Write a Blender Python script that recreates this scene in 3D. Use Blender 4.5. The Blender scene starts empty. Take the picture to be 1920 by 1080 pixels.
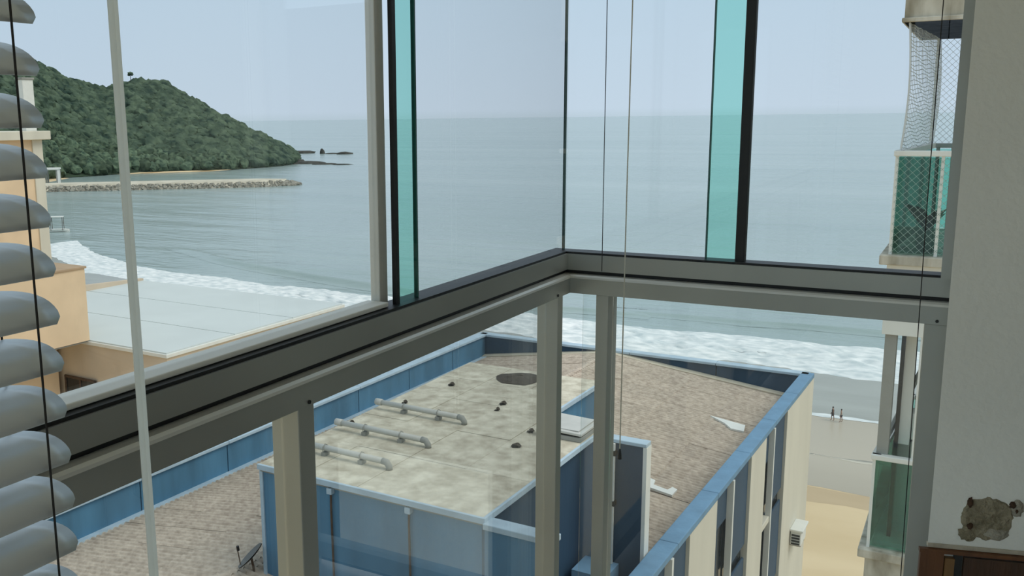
import bpy, bmesh, math, random
from mathutils import Vector, Matrix, noise

random.seed(7)
S = bpy.context.scene
COL = S.collection
H = 36.0                      # height of the eye above the sea
EXT = 0.0266                  # the buildings outside stand a little askew to our balcony

# ------------------------------------------------------------------ camera
cam_d = bpy.data.cameras.new('camera')
cam = bpy.data.objects.new('camera', cam_d)
COL.objects.link(cam)
PIT, ROLL, YAW, FPX = 0.17811, -0.0125237, -0.536195, 1767.0
fw = Vector((math.sin(YAW)*math.cos(PIT), math.cos(YAW)*math.cos(PIT), -math.sin(PIT)))
r0 = Vector((math.cos(YAW), -math.sin(YAW), 0)); u0 = r0.cross(fw)
rv = r0*math.cos(ROLL) + u0*math.sin(ROLL)
uv = -r0*math.sin(ROLL) + u0*math.cos(ROLL)
cam.matrix_world = Matrix(((rv.x, uv.x, -fw.x, 0), (rv.y, uv.y, -fw.y, 0), (rv.z, uv.z, -fw.z, H), (0, 0, 0, 1)))
cam_d.sensor_width = 36.0
cam_d.lens = FPX/1920*36.0
cam_d.shift_x = 167.76/1920
cam_d.clip_start = 0.05
cam_d.clip_end = 90000
S.camera = cam

# ------------------------------------------------------------------ sky, sun, exposure
S.view_settings.view_transform = 'Standard'
S.view_settings.look = 'None'
S.view_settings.exposure = 0.0
S.view_settings.gamma = 1.0
S.view_settings.use_curve_mapping = False

def lin(r, g, b):
    f = lambda c: (c/255/12.92 if c/255 <= 0.04045 else ((c/255+0.055)/1.055)**2.4)
    return (f(r), f(g), f(b), 1.0)

W = bpy.data.worlds.new('world'); S.world = W
W.use_nodes = True
nt = W.node_tree; nt.nodes.clear()
tc = nt.nodes.new('ShaderNodeTexCoord'); sx = nt.nodes.new('ShaderNodeSeparateXYZ')
rmp = nt.nodes.new('ShaderNodeValToRGB'); bg = nt.nodes.new('ShaderNodeBackground'); wo = nt.nodes.new('ShaderNodeOutputWorld')
mr = nt.nodes.new('ShaderNodeMapRange'); mr.inputs[1].default_value = -1; mr.inputs[2].default_value = 1
nt.links.new(tc.outputs['Generated'], sx.inputs[0]); nt.links.new(sx.outputs['Z'], mr.inputs[0])
nt.links.new(mr.outputs[0], rmp.inputs[0]); nt.links.new(rmp.outputs[0], bg.inputs[0]); nt.links.new(bg.outputs[0], wo.inputs[0])
e = rmp.color_ramp.elements
e[0].position = 0.0; e[0].color = lin(150, 162, 168)
e[1].position = 0.497; e[1].color = lin(178, 196, 206)
for pos, c in ((0.503, (193, 209, 224)), (0.56, (187, 207, 224)), (0.75, (192, 209, 222)), (1.0, (205, 216, 224))):
    k = e.new(pos); k.color = lin(*c)
bg.inputs[1].default_value = 1.1

sun_d = bpy.data.lights.new('sun', 'SUN'); sun_d.energy = 1.5; sun_d.angle = math.radians(35); sun_d.color = (1.0, 0.95, 0.86)
sun = bpy.data.objects.new('sun', sun_d); COL.objects.link(sun)
sun.rotation_euler = Vector((-0.62, -0.10, -0.78)).to_track_quat('-Z', 'Y').to_euler()   # hazy sun from the right
sun.location = (0, 0, 80)

# ------------------------------------------------------------------ materials
MATS = {}
def mat(name, rgb, rough=0.6, metal=0.0, var=0.12, scale=6.0, bump=0.0, bscale=40.0, spec=0.5, rgb2=None, vec='Object', stretch=None, detail=4.0, obj_rand=0.0):
    if name in MATS: return MATS[name]
    m = bpy.data.materials.new(name); m.use_nodes = True
    n = m.node_tree.nodes; l = m.node_tree.links
    p = n['Principled BSDF']
    p.inputs['Roughness'].default_value = rough; p.inputs['Metallic'].default_value = metal
    p.inputs['Specular IOR Level'].default_value = spec
    t = n.new('ShaderNodeNewGeometry' if vec == 'World' else 'ShaderNodeTexCoord'); src = t.outputs['Position' if vec == 'World' else vec]
    if stretch:
        mp = n.new('ShaderNodeMapping'); mp.inputs['Scale'].default_value = stretch
        l.new(src, mp.inputs[0]); src = mp.outputs[0]
    nz = n.new('ShaderNodeTexNoise'); nz.inputs['Scale'].default_value = scale; nz.inputs['Detail'].default_value = detail
    l.new(src, nz.inputs['Vector'])
    cr = n.new('ShaderNodeValToRGB')
    c = lin(*rgb)
    c2 = lin(*rgb2) if rgb2 else tuple(min(1, x*(1+var)) for x in c[:3]) + (1,)
    c1 = c if rgb2 else tuple(x*(1-var) for x in c[:3]) + (1,)
    cr.color_ramp.elements[0].position = 0.32; cr.color_ramp.elements[0].color = c1
    cr.color_ramp.elements[1].position = 0.68; cr.color_ramp.elements[1].color = c2
    l.new(nz.outputs['Fac'], cr.inputs[0])
    out = cr.outputs[0]
    if obj_rand:
        oi = n.new('ShaderNodeObjectInfo'); hs = n.new('ShaderNodeHueSaturation')
        m2 = n.new('ShaderNodeMapRange'); m2.inputs[3].default_value = 1-obj_rand; m2.inputs[4].default_value = 1+obj_rand
        l.new(oi.outputs['Random'], m2.inputs[0]); l.new(m2.outputs[0], hs.inputs['Value']); l.new(out, hs.inputs['Color']); out = hs.outputs[0]
    l.new(out, p.inputs['Base Color'])
    if bump:
        nb = n.new('ShaderNodeTexNoise'); nb.inputs['Scale'].default_value = bscale; nb.inputs['Detail'].default_value = 5
        l.new(src, nb.inputs['Vector'])
        b = n.new('ShaderNodeBump'); b.inputs['Strength'].default_value = bump; b.inputs['Distance'].default_value = 0.05
        l.new(nb.outputs['Fac'], b.inputs['Height']); l.new(b.outputs[0], p.inputs['Normal'])
    MATS[name] = m
    return m

def glass(name, tint, refl=1.0):
    if name in MATS: return MATS[name]
    m = bpy.data.materials.new(name); m.use_nodes = True
    n = m.node_tree.nodes; l = m.node_tree.links; n.clear()
    o = n.new('ShaderNodeOutputMaterial'); mx = n.new('ShaderNodeMixShader'); tr = n.new('ShaderNodeBsdfTransparent'); gl = n.new('ShaderNodeBsdfGlossy')
    tr.inputs[0].default_value = tint; gl.inputs['Roughness'].default_value = 0.0
    fr = n.new('ShaderNodeFresnel'); ge = n.new('ShaderNodeNewGeometry'); mi = n.new('ShaderNodeMix')
    mi.inputs[2].default_value = 1.45; mi.inputs[3].default_value = 1/1.45       # same reflectance from either face of the thin pane
    l.new(ge.outputs['Backfacing'], mi.inputs[0]); l.new(mi.outputs[0], fr.inputs['IOR'])
    sc = n.new('ShaderNodeMath'); sc.operation = 'MULTIPLY'; sc.inputs[1].default_value = refl
    l.new(fr.outputs[0], sc.inputs[0]); l.new(sc.outputs[0], mx.inputs[0])
    l.new(tr.outputs[0], mx.inputs[1]); l.new(gl.outputs[0], mx.inputs[2]); l.new(mx.outputs[0], o.inputs[0])
    MATS[name] = m
    return m

def frosted(name, rgb):
    m = bpy.data.materials.new(name); m.use_nodes = True
    n = m.node_tree.nodes; l = m.node_tree.links; o = n['Material Output']; p = n['Principled BSDF']
    p.inputs['Base Color'].default_value = lin(*rgb); p.inputs['Roughness'].default_value = 0.25
    t = n.new('ShaderNodeBsdfTranslucent'); t.inputs[0].default_value = lin(*rgb); mx = n.new('ShaderNodeMixShader'); mx.inputs[0].default_value = 0.88
    l.new(p.outputs[0], mx.inputs[1]); l.new(t.outputs[0], mx.inputs[2]); l.new(mx.outputs[0], o.inputs[0])
    return m

# ------------------------------------------------------------------ mesh building
class MB:
    def __init__(s): s.v = []; s.f = []
    def add(s, vs, fs):
        o = len(s.v); s.v += [tuple(v) for v in vs]; s.f += [tuple(i+o for i in f) for f in fs]; return s
    def box(s, x0, x1, y0, y1, z0, z1, ch=0.0):
        x0, x1 = min(x0, x1), max(x0, x1); y0, y1 = min(y0, y1), max(y0, y1); z0, z1 = min(z0, z1), max(z0, z1)
        if not ch:
            v = [(x, y, z) for x in (x0, x1) for y in (y0, y1) for z in (z0, z1)]
            return s.add(v, [(0, 1, 3, 2), (4, 6, 7, 5), (0, 4, 5, 1), (2, 3, 7, 6), (0, 2, 6, 4), (1, 5, 7, 3)])
        b = bmesh.new(); bmesh.ops.create_cube(b, size=1)
        for q in b.verts: q.co = Vector(((x0+x1)/2+q.co.x*(x1-x0), (y0+y1)/2+q.co.y*(y1-y0), (z0+z1)/2+q.co.z*(z1-z0)))
        bmesh.ops.bevel(b, geom=b.edges[:], offset=ch, segments=2, affect='EDGES', profile=0.5)
        b.verts.index_update()
        s.add([q.co[:] for q in b.verts], [[q.index for q in f.verts] for f in b.faces]); b.free(); return s
    def prism(s, poly, z0, z1):
        n = len(poly)
        v = [(x, y, z0) for x, y in poly] + [(x, y, z1) for x, y in poly]
        return s.add(v, [tuple(range(n))[::-1], tuple(range(n, 2*n))] + [(i, (i+1) % n, n+(i+1) % n, n+i) for i in range(n)])
    def ext(s, prof, p0, p1, side):
        """section prof [(across, up)] swept from p0 to p1; across runs along SIDE"""
        p0 = Vector(p0); p1 = Vector(p1); sd = Vector(side); n = len(prof)
        v = [p0+sd*a+Vector((0, 0, u)) for a, u in prof] + [p1+sd*a+Vector((0, 0, u)) for a, u in prof]
        return s.add(v, [tuple(range(n))[::-1], tuple(range(n, 2*n))] + [(i, (i+1) % n, n+(i+1) % n, n+i) for i in range(n)])
    def tube(s, pts, r, n=8, rads=None):
        pts = [Vector(p) for p in pts]; o = len(s.v); k = len(pts)
        up = Vector((0, 0, 1))
        for i, p in enumerate(pts):
            t = (pts[min(i+1, k-1)]-pts[max(i-1, 0)]).normalized()
            a = t.cross(up if abs(t.dot(up)) < 0.95 else Vector((1, 0, 0))).normalized(); b = t.cross(a)
            rr = rads[i] if rads else r
            for j in range(n):
                q = p + (a*math.cos(2*math.pi*j/n)+b*math.sin(2*math.pi*j/n))*rr
                s.v.append(tuple(q))
        for i in range(k-1):
            for j in range(n):
                s.f.append((o+i*n+j, o+i*n+(j+1) % n, o+(i+1)*n+(j+1) % n, o+(i+1)*n+j))
        s.f.append(tuple(o+j for j in range(n))[::-1]); s.f.append(tuple(o+(k-1)*n+j for j in range(n)))
        return s
    def grid(s, fn, nu, nv):
        o = len(s.v)
        for i in range(nu+1):
            for j in range(nv+1): s.v.append(tuple(fn(i/nu, j/nv)))
        for i in range(nu):
            for j in range(nv):
                a = o+i*(nv+1)+j; s.f.append((a, a+nv+1, a+nv+2, a+1))
        return s
    def mesh(s, name):
        me = bpy.data.meshes.new(name); me.from_pydata(s.v, [], s.f); me.update()
        b = bmesh.new(); b.from_mesh(me); bmesh.ops.recalc_face_normals(b, faces=b.faces[:]); b.to_mesh(me); b.free()
        return me

def link(name, me, m, parent=None, smooth=False):
    o = bpy.data.objects.new(name, me); COL.objects.link(o)
    if m and not me.materials: me.materials.append(m)
    if smooth:
        for p in me.polygons: p.use_smooth = True
    if parent: o.parent = parent
    return o
def obj(name, mb, m, parent=None, smooth=False): return link(name, mb.mesh(name), m, parent, smooth)
def tag(o, label, cat, group=None, kind=None):
    o['label'] = label; o['category'] = cat
    if group: o['group'] = group
    if kind: o['kind'] = kind
    return o
def thing(name, label, cat, loc=(0, 0, 0), rz=0.0, group=None):
    o = bpy.data.objects.new(name, None); COL.objects.link(o); o.empty_display_size = 0.1
    o.location = loc; o.rotation_euler = (0, 0, rz)
    return tag(o, label, cat, group)
def struct(o, label=None):
    o['kind'] = 'structure'
    if label: o['label'] = label
    return o
def EX(a, b, z):                       # a, b: across and away, along the outdoor buildings; z from the eye
    c, s = math.cos(EXT), math.sin(EXT)
    return (a*c+b*s, -a*s+b*c, H+z)
def ext_thing(name, label, cat, a, b, z, group=None):
    return thing(name, label, cat, EX(a, b, z), -EXT, group)
def copy_tree(o, parent=None):
    c = o.copy(); COL.objects.link(c)
    if parent: c.parent = parent
    for ch in list(o.children): copy_tree(ch, c)
    return c
def R(z): return H+z

# ------------------------------------------------------------------ palette
alu = mat('anodised_aluminium', (164, 166, 160), 0.38, 0.6, 0.06, 3, stretch=(1, 1, 1))
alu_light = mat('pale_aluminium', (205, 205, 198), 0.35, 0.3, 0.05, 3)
black = mat('black_gasket', (22, 24, 24), 0.5, 0, 0.1, 10)
clear = glass('clear_glass', (0.975, 0.985, 0.985, 1))
guard_glass = glass('guard_glass', (0.96, 0.98, 0.98, 1), 1.7)
teal = glass('green_glass', (0.70, 0.93, 0.88, 1))
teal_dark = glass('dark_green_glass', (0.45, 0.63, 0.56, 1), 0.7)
wallm = mat('interior_plaster', (236, 236, 228), 0.85, 0, 0.03, 3, 0.1, 60)
blue = mat('blue_paint', (76, 122, 150), 0.75, 0, 0.22, 1.4, 0.15, 8, stretch=(1, 1, 0.18), detail=8)
blue_dark = mat('navy_paint', (40, 68, 90), 0.7, 0, 0.12, 1.0, 0.1, 8, stretch=(1, 1, 0.3))
blue_cap = mat('weathered_blue_coping', (176, 196, 208), 0.8, 0, 0.1, 2.5, 0.15, 12)
blue_rail = mat('blue_coping', (106, 144, 172), 0.7, 0, 0.1, 2.5, 0.15, 12)
cream = mat('cream_render', (214, 208, 190), 0.85, 0, 0.06, 0.9, 0.1, 14, stretch=(1, 1, 0.2))
tan = mat('tan_render', (208, 190, 166), 0.85, 0, 0.07, 0.5, 0.1, 6)
peach = mat('peach_render', (230, 202, 166), 0.85, 0, 0.07, 0.5, 0.1, 6)
white_roof = mat('white_membrane', (206, 213, 210), 0.7, 0, 0.04, 0.25)
conc = mat('stained_concrete', (176, 167, 146), 0.9, 0, 0.1, 3.2, 0.4, 9, rgb2=(220, 213, 192), detail=12, vec='World')
tile = mat('fibre_cement', (172, 156, 139), 0.92, 0, 0.1, 6.0, 0.3, 18, rgb2=(210, 195, 176), detail=12, vec='World', obj_rand=0.05)
dark_glass = mat('dark_window', (24, 30, 34), 0.12, 0, 0.2, 1)
white = mat('white_paint', (226, 226, 218), 0.6, 0, 0.04, 2)
grey_c = mat('grey_concrete', (150, 150, 142), 0.85, 0, 0.1, 1.5, 0.2, 10)
dirty_c = mat('weathered_concrete', (142, 134, 114), 0.9, 0, 0.12, 7, 0.2, 12, rgb2=(206, 200, 184), stretch=(1, 1, .35), detail=8)
pvc = mat('grey_pipe', (190, 190, 182), 0.5, 0, 0.08, 3)
rust = mat('rusty_iron', (84, 66, 52), 0.9, 0, 0.3, 6)

# ------------------------------------------------------------------ the sea and the shore
def water_mat():
    m = bpy.data.materials.new('sea_water'); m.use_nodes = True
    n = m.node_tree.nodes; l = m.node_tree.links; p = n['Principled BSDF']
    p.inputs['Roughness'].default_value = 0.18; p.inputs['IOR'].default_value = 1.33
    t = n.new('ShaderNodeTexCoord')
    def noise_(sc, scale, det):
        mp = n.new('ShaderNodeMapping'); mp.inputs['Scale'].default_value = sc; mp.inputs['Rotation'].default_value = (0, 0, -0.15)
        z = n.new('ShaderNodeTexNoise'); z.inputs['Scale'].default_value = scale; z.inputs['Detail'].default_value = det
        l.new(t.outputs['Object'], mp.inputs[0]); l.new(mp.outputs[0], z.inputs['Vector']); return z
    a = noise_((0.25, 1, 1), 0.05, 6); b = noise_((0.3, 1, 1), 0.35, 5); c = noise_((0.12, 1, 1), 0.012, 4)
    cr = n.new('ShaderNodeValToRGB')
    cr.color_ramp.elements[0].position = 0.35; cr.color_ramp.elements[0].color = lin(146, 164, 160)
    cr.color_ramp.elements[1].position = 0.65; cr.color_ramp.elements[1].color = lin(164, 179, 175)
    l.new(c.outputs['Fac'], cr.inputs[0]); l.new(cr.outputs[0], p.inputs['Base Color'])
    ad = n.new('ShaderNodeMath'); ad.operation = 'MULTIPLY_ADD'; ad.inputs[1].default_value = 0.22
    l.new(b.outputs['Fac'], ad.inputs[0]); l.new(a.outputs['Fac'], ad.inputs[2])
    bp = n.new('ShaderNodeBump'); bp.inputs['Strength'].default_value = 1.0; bp.inputs['Distance'].default_value = 1.6
    l.new(ad.outputs[0], bp.inputs['Height']); l.new(bp.outputs[0], p.inputs['Normal'])
    return m
water = water_mat()
sea_mb = MB()
sea_mb.add([(-60000, -60000, -0.03), (60000, -60000, -0.03), (60000, 60000, -0.03), (-60000, 60000, -0.03)], [(0, 1, 2, 3)])
sea = struct(obj('sea', sea_mb, water), 'grey green sea reaching a hazy horizon')

dry_sand = mat('dry_sand', (208, 182, 140), 0.95, 0, 0.06, 0.12, 0.3, 3, rgb2=(226, 202, 162), vec='Object', stretch=(0.3, 1, 1))
wet_sand = mat('wet_sand', (172, 160, 138), 0.35, 0, 0.05, 0.06, 0.05, 1, rgb2=(192, 180, 158), stretch=(0.12, 1, 1))
wash = mat('shallow_wash', (150, 150, 138), 0.2, 0, 0.05, 0.2, 0.08, 1.5, rgb2=(168, 168, 156), stretch=(0.2, 1, 1))
damp = mat('damp_sand', (186, 162, 126), 0.8, 0, 0.08, 0.15, 0.1, 2, rgb2=(204, 180, 144), stretch=(0.2, 1, 1))
WL = [(220, 141), (60, 141), (-10, 140.7), (-45, 140), (-70, 142), (-103, 146), (-135, 147), (-160, 150), (-187, 154), (-229, 174), (-300, 225), (-360, 275), (-420, 318)]
shore_poly = WL + [(-470, 345), (-520, 420), (-900, 500), (-900, -140), (220, -140)]
beach = struct(obj('beach', MB().add([(x, y, 0.0) for x, y in shore_poly], [tuple(range(len(shore_poly)))]), dry_sand), 'pale dry sand of the beach')
def wl_at(x):
    for (x0, y0), (x1, y1) in zip(WL, WL[1:]):
        if x1 <= x <= x0: return y0+(y1-y0)*(x-x0)/(x1-x0)
    return WL[-1][1]
def band(name, d0, d1, m, z, x0=-300, x1=140, wob=1.2, n=160, label=None, seed=0.0):
    """a strip of shore from d0 to d1 metres inland of the waterline, its edges a little wavy"""
    mb = MB()
    def P(u, v):
        x = x1+(x0-x1)*u; y = wl_at(x)-(d0+(d1-d0)*v)
        w = wob*(noise.noise((x*0.06, v*3.1+seed, 0))+0.5*noise.noise((x*0.21, v*7.7+seed, 3)))
        return (x, y+w, z)
    mb.grid(P, n, 4)
    o = obj(name, mb, m, beach)
    if label: o['label'] = label
    return o
band('wash_zone', -1.0, 21.5, wash, 0.012, label='grey film of water running up the sand')
band('wet_sand', 21.0, 46.0, wet_sand, 0.008, label='smooth wet sand below the foam lines')
band('damp_sand', 46.0, 50.5, damp, 0.004, wob=1.6, label='darker damp strip above the wet sand', seed=5)
foam = mat('sea_foam', (196, 206, 206), 0.8, 0, 0.1, 0.8, 0.6, 1.6, rgb2=(246, 247, 243), detail=12, stretch=(0.6, 1, 1))
def foam_strip(name, d0, d1, z, h, x0, x1, n, nv, wob, label, seed=0.0, taper=0.0, m=None):
    mb = MB()
    def P(u, v):
        x = x1+(x0-x1)*u; y = wl_at(x)
        k = 1.0 - taper*u
        dd = d0+(d1-d0)*v*k
        w = wob*(noise.noise((x*0.05, v*2+seed, 0))+0.6*noise.noise((x*0.19, v*5+seed, 3))+0.3*noise.noise((x*0.6, v*9, seed)))
        hh = h*max(0.0, 0.5+0.8*noise.noise((x*0.35, dd*0.5+seed, 1)))*(4*v*(1-v))**0.5
        return (x, y-dd+w, z+hh)
    mb.grid(P, n, nv)
    return tag(obj(name, mb, m or foam, smooth=True), label, 'surf', kind='stuff')
foam_strip('surf', 1.5, -21.5, 0.02, 0.7, -130, 130, 520, 26, 2.2, 'broad white band of broken surf along the beach', 0.0, 0.35)
foam_strip('surf', 0.5, -13, 0.02, 0.4, -240, -130, 240, 12, 1.8, 'white surf behind the low building with the white roof', 4.0)
foam_strip('wash_foam', 21.0, 22.6, 0.03, 0.06, -140, 120, 420, 3, 1.0, 'thin white foam line at the feet of the walkers', 9.0)
foam_strip('wash_foam', 36.2, 36.45, 0.02, 0.02, -140, 120, 320, 2, 0.9, 'faint thin foam trace on the wet sand further inland', 13.0, 0.0, mat('spent_foam', (206, 198, 180), .9, 0, .05, .5))
# swells rolling in: low ridges of the water itself
def swell(name, pts, wid, h, label):
    mb = MB(); P = [Vector((x, y, 0)) for x, y in pts]; n = 60
    def C(u):
        k = u*(len(P)-1); i = min(int(k), len(P)-2); return P[i].lerp(P[i+1], k-i)
    def F(u, v):
        c = C(u); t = (C(min(1, u+.01))-C(max(0, u-.01))).normalized(); q = Vector((-t.y, t.x, 0))
        w = (v-0.5)*wid; prof = math.exp(-((v-0.38)/0.16)**2)
        z = -0.03+h*prof*math.sin(math.pi*min(1, max(0, u)))**0.5+0.02
        c = c+q*(w+1.2*noise.noise((u*9, v, 2)))
        return (c.x, c.y, z)
    mb.grid(F, n, 14)
    return tag(obj(name, mb, water, smooth=True), label, 'wave')
swell('swell', [(-200, 198), (-165, 182), (-130, 172), (-100, 166), (-75, 165), (-50, 167)], 9, 1.05, 'long dark swell rolling in towards the low white roof')
swell('swell', [(-60, 168), (-30, 169), (10, 172), (60, 174)], 7, 0.6, 'swell about to break just outside the broad surf')

# ------------------------------------------------------------------ wooded headland
HT = [(-532, 341, -686, 452, 61.0), (-522, 355, -673, 469, 57.4), (-522, 370, -674, 488, 53.7), (-518, 382, -669, 503, 47.7), (-520, 397, -672, 522, 40.2), (-528, 418, -682, 548, 35.4), (-523, 431, -677, 565, 28.5), (-522, 444, -676, 581, 25.2), (-525, 456, -680, 596, 24.3), (-521, 464, -674, 607, 27.6), (-518, 478, -670, 626, 31.7), (-513, 494, -664, 646, 31.1), (-511, 502, -652, 647, 26.9), (-503, 504, -634, 641, 20.6), (-496, 514, -613, 639, 12.1), (-484, 518, -586, 630, 1.9), (-482, 533, -572, 635, -2.9), (-482, 557, -555, 643, -13.7), (-480, 573, -541, 647, -19.8), (-481, 590, -531, 654, -25.0), (-486, 606, -531, 664, -29.0), (-496, 631, -536, 682, -34.6)]
def hill_pt(u, v):
    k = u*(len(HT)-1); i = min(int(k), len(HT)-2); f = k-i
    A = [HT[i][q]+(HT[i+1][q]-HT[i][q])*f for q in range(5)]
    zr = H+A[4]
    if v <= 1:
        x = A[0]+(A[2]-A[0])*v; y = A[1]+(A[3]-A[1])*v; z = 0.2+(zr-0.2)*(0.25*v+0.75*math.sin(v*math.pi/2)**1.1)
    else:
        w = v-1; x = A[2]+(A[2]-A[0])*w*1.3; y = A[3]+(A[3]-A[1])*w*1.3; z = zr*(1-w)-3*w
    z += 2.0*noise.noise((x*0.02, y*0.02, 0))*min(1, v*3)
    return (x, y, z)
hill_m = mat('wooded_soil', (50, 66, 48), 0.95, 0, 0.25, 0.05)
hmb = MB(); hmb.grid(lambda u, v: hill_pt(u, v*2), 84, 24)
hill = struct(obj('hill', hmb, hill_m, smooth=True), 'dark wooded headland sloping down to the sea')
leaf_m = mat('hazed_foliage', (48, 66, 56), 0.9, 0, 0.2, 0.35, 0.9, 0.8, rgb2=(100, 116, 92), detail=10, spec=0.1, vec='World', obj_rand=0.38)  # distance haze is put into the leaf colour: greyed, slightly bluish green
def crown_mesh(seed, r=1.0):
    b = bmesh.new(); bmesh.ops.create_icosphere(b, subdivisions=2, radius=r)
    for v in b.verts:
        n = noise.noise(v.co*1.6+Vector((seed*7.3, 0, 0)))+0.5*noise.noise(v.co*3.7+Vector((0, seed*5.1, 0)))
        v.co *= 1+0.38*n
        v.co.z *= 0.85
    b.verts.index_update()
    vs = [v.co.copy() for v in b.verts]; fs = [[v.index for v in f.verts] for f in b.faces]; b.free()
    return vs, fs
CR = [crown_mesh(i) for i in range(6)]
crown_me = []
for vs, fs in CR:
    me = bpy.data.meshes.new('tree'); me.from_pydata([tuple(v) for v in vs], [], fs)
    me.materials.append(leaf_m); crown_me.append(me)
spots = []
for i in range(120):
    for j in range(26):
        u = (i+0.5+random.uniform(-.45, .45))/120; v = (j+0.5+random.uniform(-.45, .45))/26*1.15
        p = hill_pt(u, v)
        if p[2] < 1.0: continue
        spots.append((p, u, v))
spots = [s for s in spots if s[1] > 0.10]
seen = sorted(spots, key=lambda s: math.hypot(s[0][0], s[0][1]))
single = [s for s in seen if s[1] > 0.2][:250] + [s for s in seen if 0.97 < s[2] < 1.04 and s[1] > .2][:40]
ids = set(id(s) for s in single)
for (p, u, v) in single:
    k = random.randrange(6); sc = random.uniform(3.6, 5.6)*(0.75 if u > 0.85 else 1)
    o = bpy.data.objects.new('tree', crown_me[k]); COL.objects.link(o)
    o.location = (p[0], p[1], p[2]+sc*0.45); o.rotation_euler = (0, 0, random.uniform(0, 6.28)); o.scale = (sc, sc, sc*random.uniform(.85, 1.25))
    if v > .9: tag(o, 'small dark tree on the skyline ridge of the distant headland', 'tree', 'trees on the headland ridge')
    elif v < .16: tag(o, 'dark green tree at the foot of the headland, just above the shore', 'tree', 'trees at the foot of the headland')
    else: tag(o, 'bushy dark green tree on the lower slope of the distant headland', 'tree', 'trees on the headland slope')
cmb = MB()
for s in spots:
    if id(s) in ids: continue
    p, u, v = s
    vs, fs = CR[random.randrange(6)]; sc = random.uniform(3.6, 5.8)*(0.75 if u > 0.85 else 1); a = random.uniform(0, 6.28)
    ca, sa = math.cos(a), math.sin(a); zs = random.uniform(.85, 1.3)
    cmb.add([(p[0]+(w.x*ca-w.y*sa)*sc, p[1]+(w.x*sa+w.y*ca)*sc, p[2]+sc*.4+w.z*sc*zs) for w in vs], fs)
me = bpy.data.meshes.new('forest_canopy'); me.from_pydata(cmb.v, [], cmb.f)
fo = link('forest_canopy', me, mat('hazed_canopy', (46, 64, 56), 0.9, 0, 0.2, 0.12, 0.9, 0.8, rgb2=(98, 114, 92), detail=12, spec=0.1))  # canopy colour carries the distance haze too
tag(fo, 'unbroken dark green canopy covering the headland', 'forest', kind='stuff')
# taller tree that pokes out of the ridge
tr = thing('ridge_tree', 'lone taller tree poking out of the headland ridge', 'tree', hill_pt(0.455, 1.0))
obj('trunk', MB().tube([(0, 0, 0), (0.2, 0, 7), (0.1, 0, 12)], 0.3, 6, [0.4, .3, .2]), rust, tr)
cv = MB()
for dx, dz, sc in ((0, 12.5, 2.4), (1.8, 11.4, 1.6), (-1.7, 11.2, 1.5)):
    cv.add([(w.x*sc+dx, w.y*sc, w.z*sc*.7+dz) for w in CR[1][0]], CR[1][1])
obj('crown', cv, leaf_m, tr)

rock_m = mat('dark_rock', (70, 70, 64), 0.9, 0, 0.3, 0.4, 0.5, 2)
def rock_mb(sx_, sy_, sz_, seed):
    b = bmesh.new(); bmesh.ops.create_icosphere(b, subdivisions=2, radius=1)
    for v in b.verts:
        v.co *= 1+0.35*noise.noise(v.co*1.3+Vector((seed*3.7, seed, 0)))+.15*noise.noise(v.co*3.1+Vector((seed, 0, 0)))
        v.co = Vector((v.co.x*sx_, v.co.y*sy_, max(v.co.z, -0.4)*sz_))
    b.verts.index_update(); mb = MB().add([v.co[:] for v in b.verts], [[v.index for v in f.verts] for f in b.faces]); b.free(); return mb
ROCKS = [(-505, 640, 13, 9, 3.2, 'broad dark rock at the foot of the headland tip'), (-486, 634, 14, 6, 2.0, 'flat dark rock reaching out from the headland tip'),
         (-464, 627, 11, 4, 1.2, 'low rock ledge beyond the flat rock, near the headland tip'), (-446, 626, 8, 3, 0.9, 'outermost slip of rock in the nearer row off the headland'),
         (-642, 828, 14, 7, 3.0, 'larger hump of rock in the farther row off the headland'), (-612, 823, 3, 2.5, 5.0, 'small upright rock between the two humps of the far row'),
         (-597, 821, 9, 3, 1.2, 'thin low rock in the farther row off the headland'), (-579, 819, 9, 4, 2.6, 'outermost hump of rock in the farther row'),
         (-520, 610, 11, 8, 3.4, 'dark shore rock under the last trees of the headland')]
for i, (x, y, a, b_, c_, lab) in enumerate(ROCKS):
    o = tag(obj('rock', rock_mb(a, b_, c_, i), rock_m), lab, 'rock', 'rocks off the headland'); o.location = (x, y, 0)
    o.rotation_euler = (0, 0, 0.75 if b_ > 3 else .6)
cove = MB(); cove.grid(lambda u, v: (-512+40*u-8*v+2*noise.noise((u*5, v, 0)), 474+50*u-14*v*(1-0.2*u), 0.15+0.9*(1-v)), 16, 3)
tag(obj('cove_sand', cove, dry_sand), 'thin strip of pale sand below the headland trees', 'beach')

# ------------------------------------------------------------------ breakwater
bw = thing('breakwater', 'long low stone breakwater with a pale flat top reaching into the bay', 'breakwater', (-400, 352, 0))
A0 = Vector((-560, 240, 0)); A1 = Vector((-338, 420, 0))
dirv = (A1-A0).normalized(); nrm = Vector((-dirv.y, dirv.x, 0))      # landward / far side
L_ = (A1-A0).length
top_m = mat('mole_top', (188, 180, 160), 0.95, 0, 0.08, 0.12, rgb2=(214, 206, 186))
flank_m = mat('mole_stone', (120, 116, 104), 0.9, 0, 0.2, 0.5, 0.5, 2, rgb2=(168, 164, 150))
core = MB(); n = 60
def sect(t):
    w = 9.0 if t < .93 else 9.0*max(.15, math.cos((t-.93)/.07*math.pi/2))
    return w
rows = []
for i in range(n+1):
    t = i/n; c = A0.lerp(A1, t)-Vector((-400, 352, 0)); w = sect(t); hgt = 3.4
    nz_ = 0.4*noise.noise((t*30, 0, 0))
    for off, z in ((-w-5, -0.5), (-w, hgt+nz_*.4), (w, hgt), (w+5, -0.5)): core.v.append(tuple(c+nrm*off+Vector((0, 0, z))))
for i in range(n):
    for j in range(3): core.f.append((i*4+j, i*4+4+j, i*4+5+j, i*4+1+j))
core.f.append((n*4, n*4+1, n*4+2, n*4+3))
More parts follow.
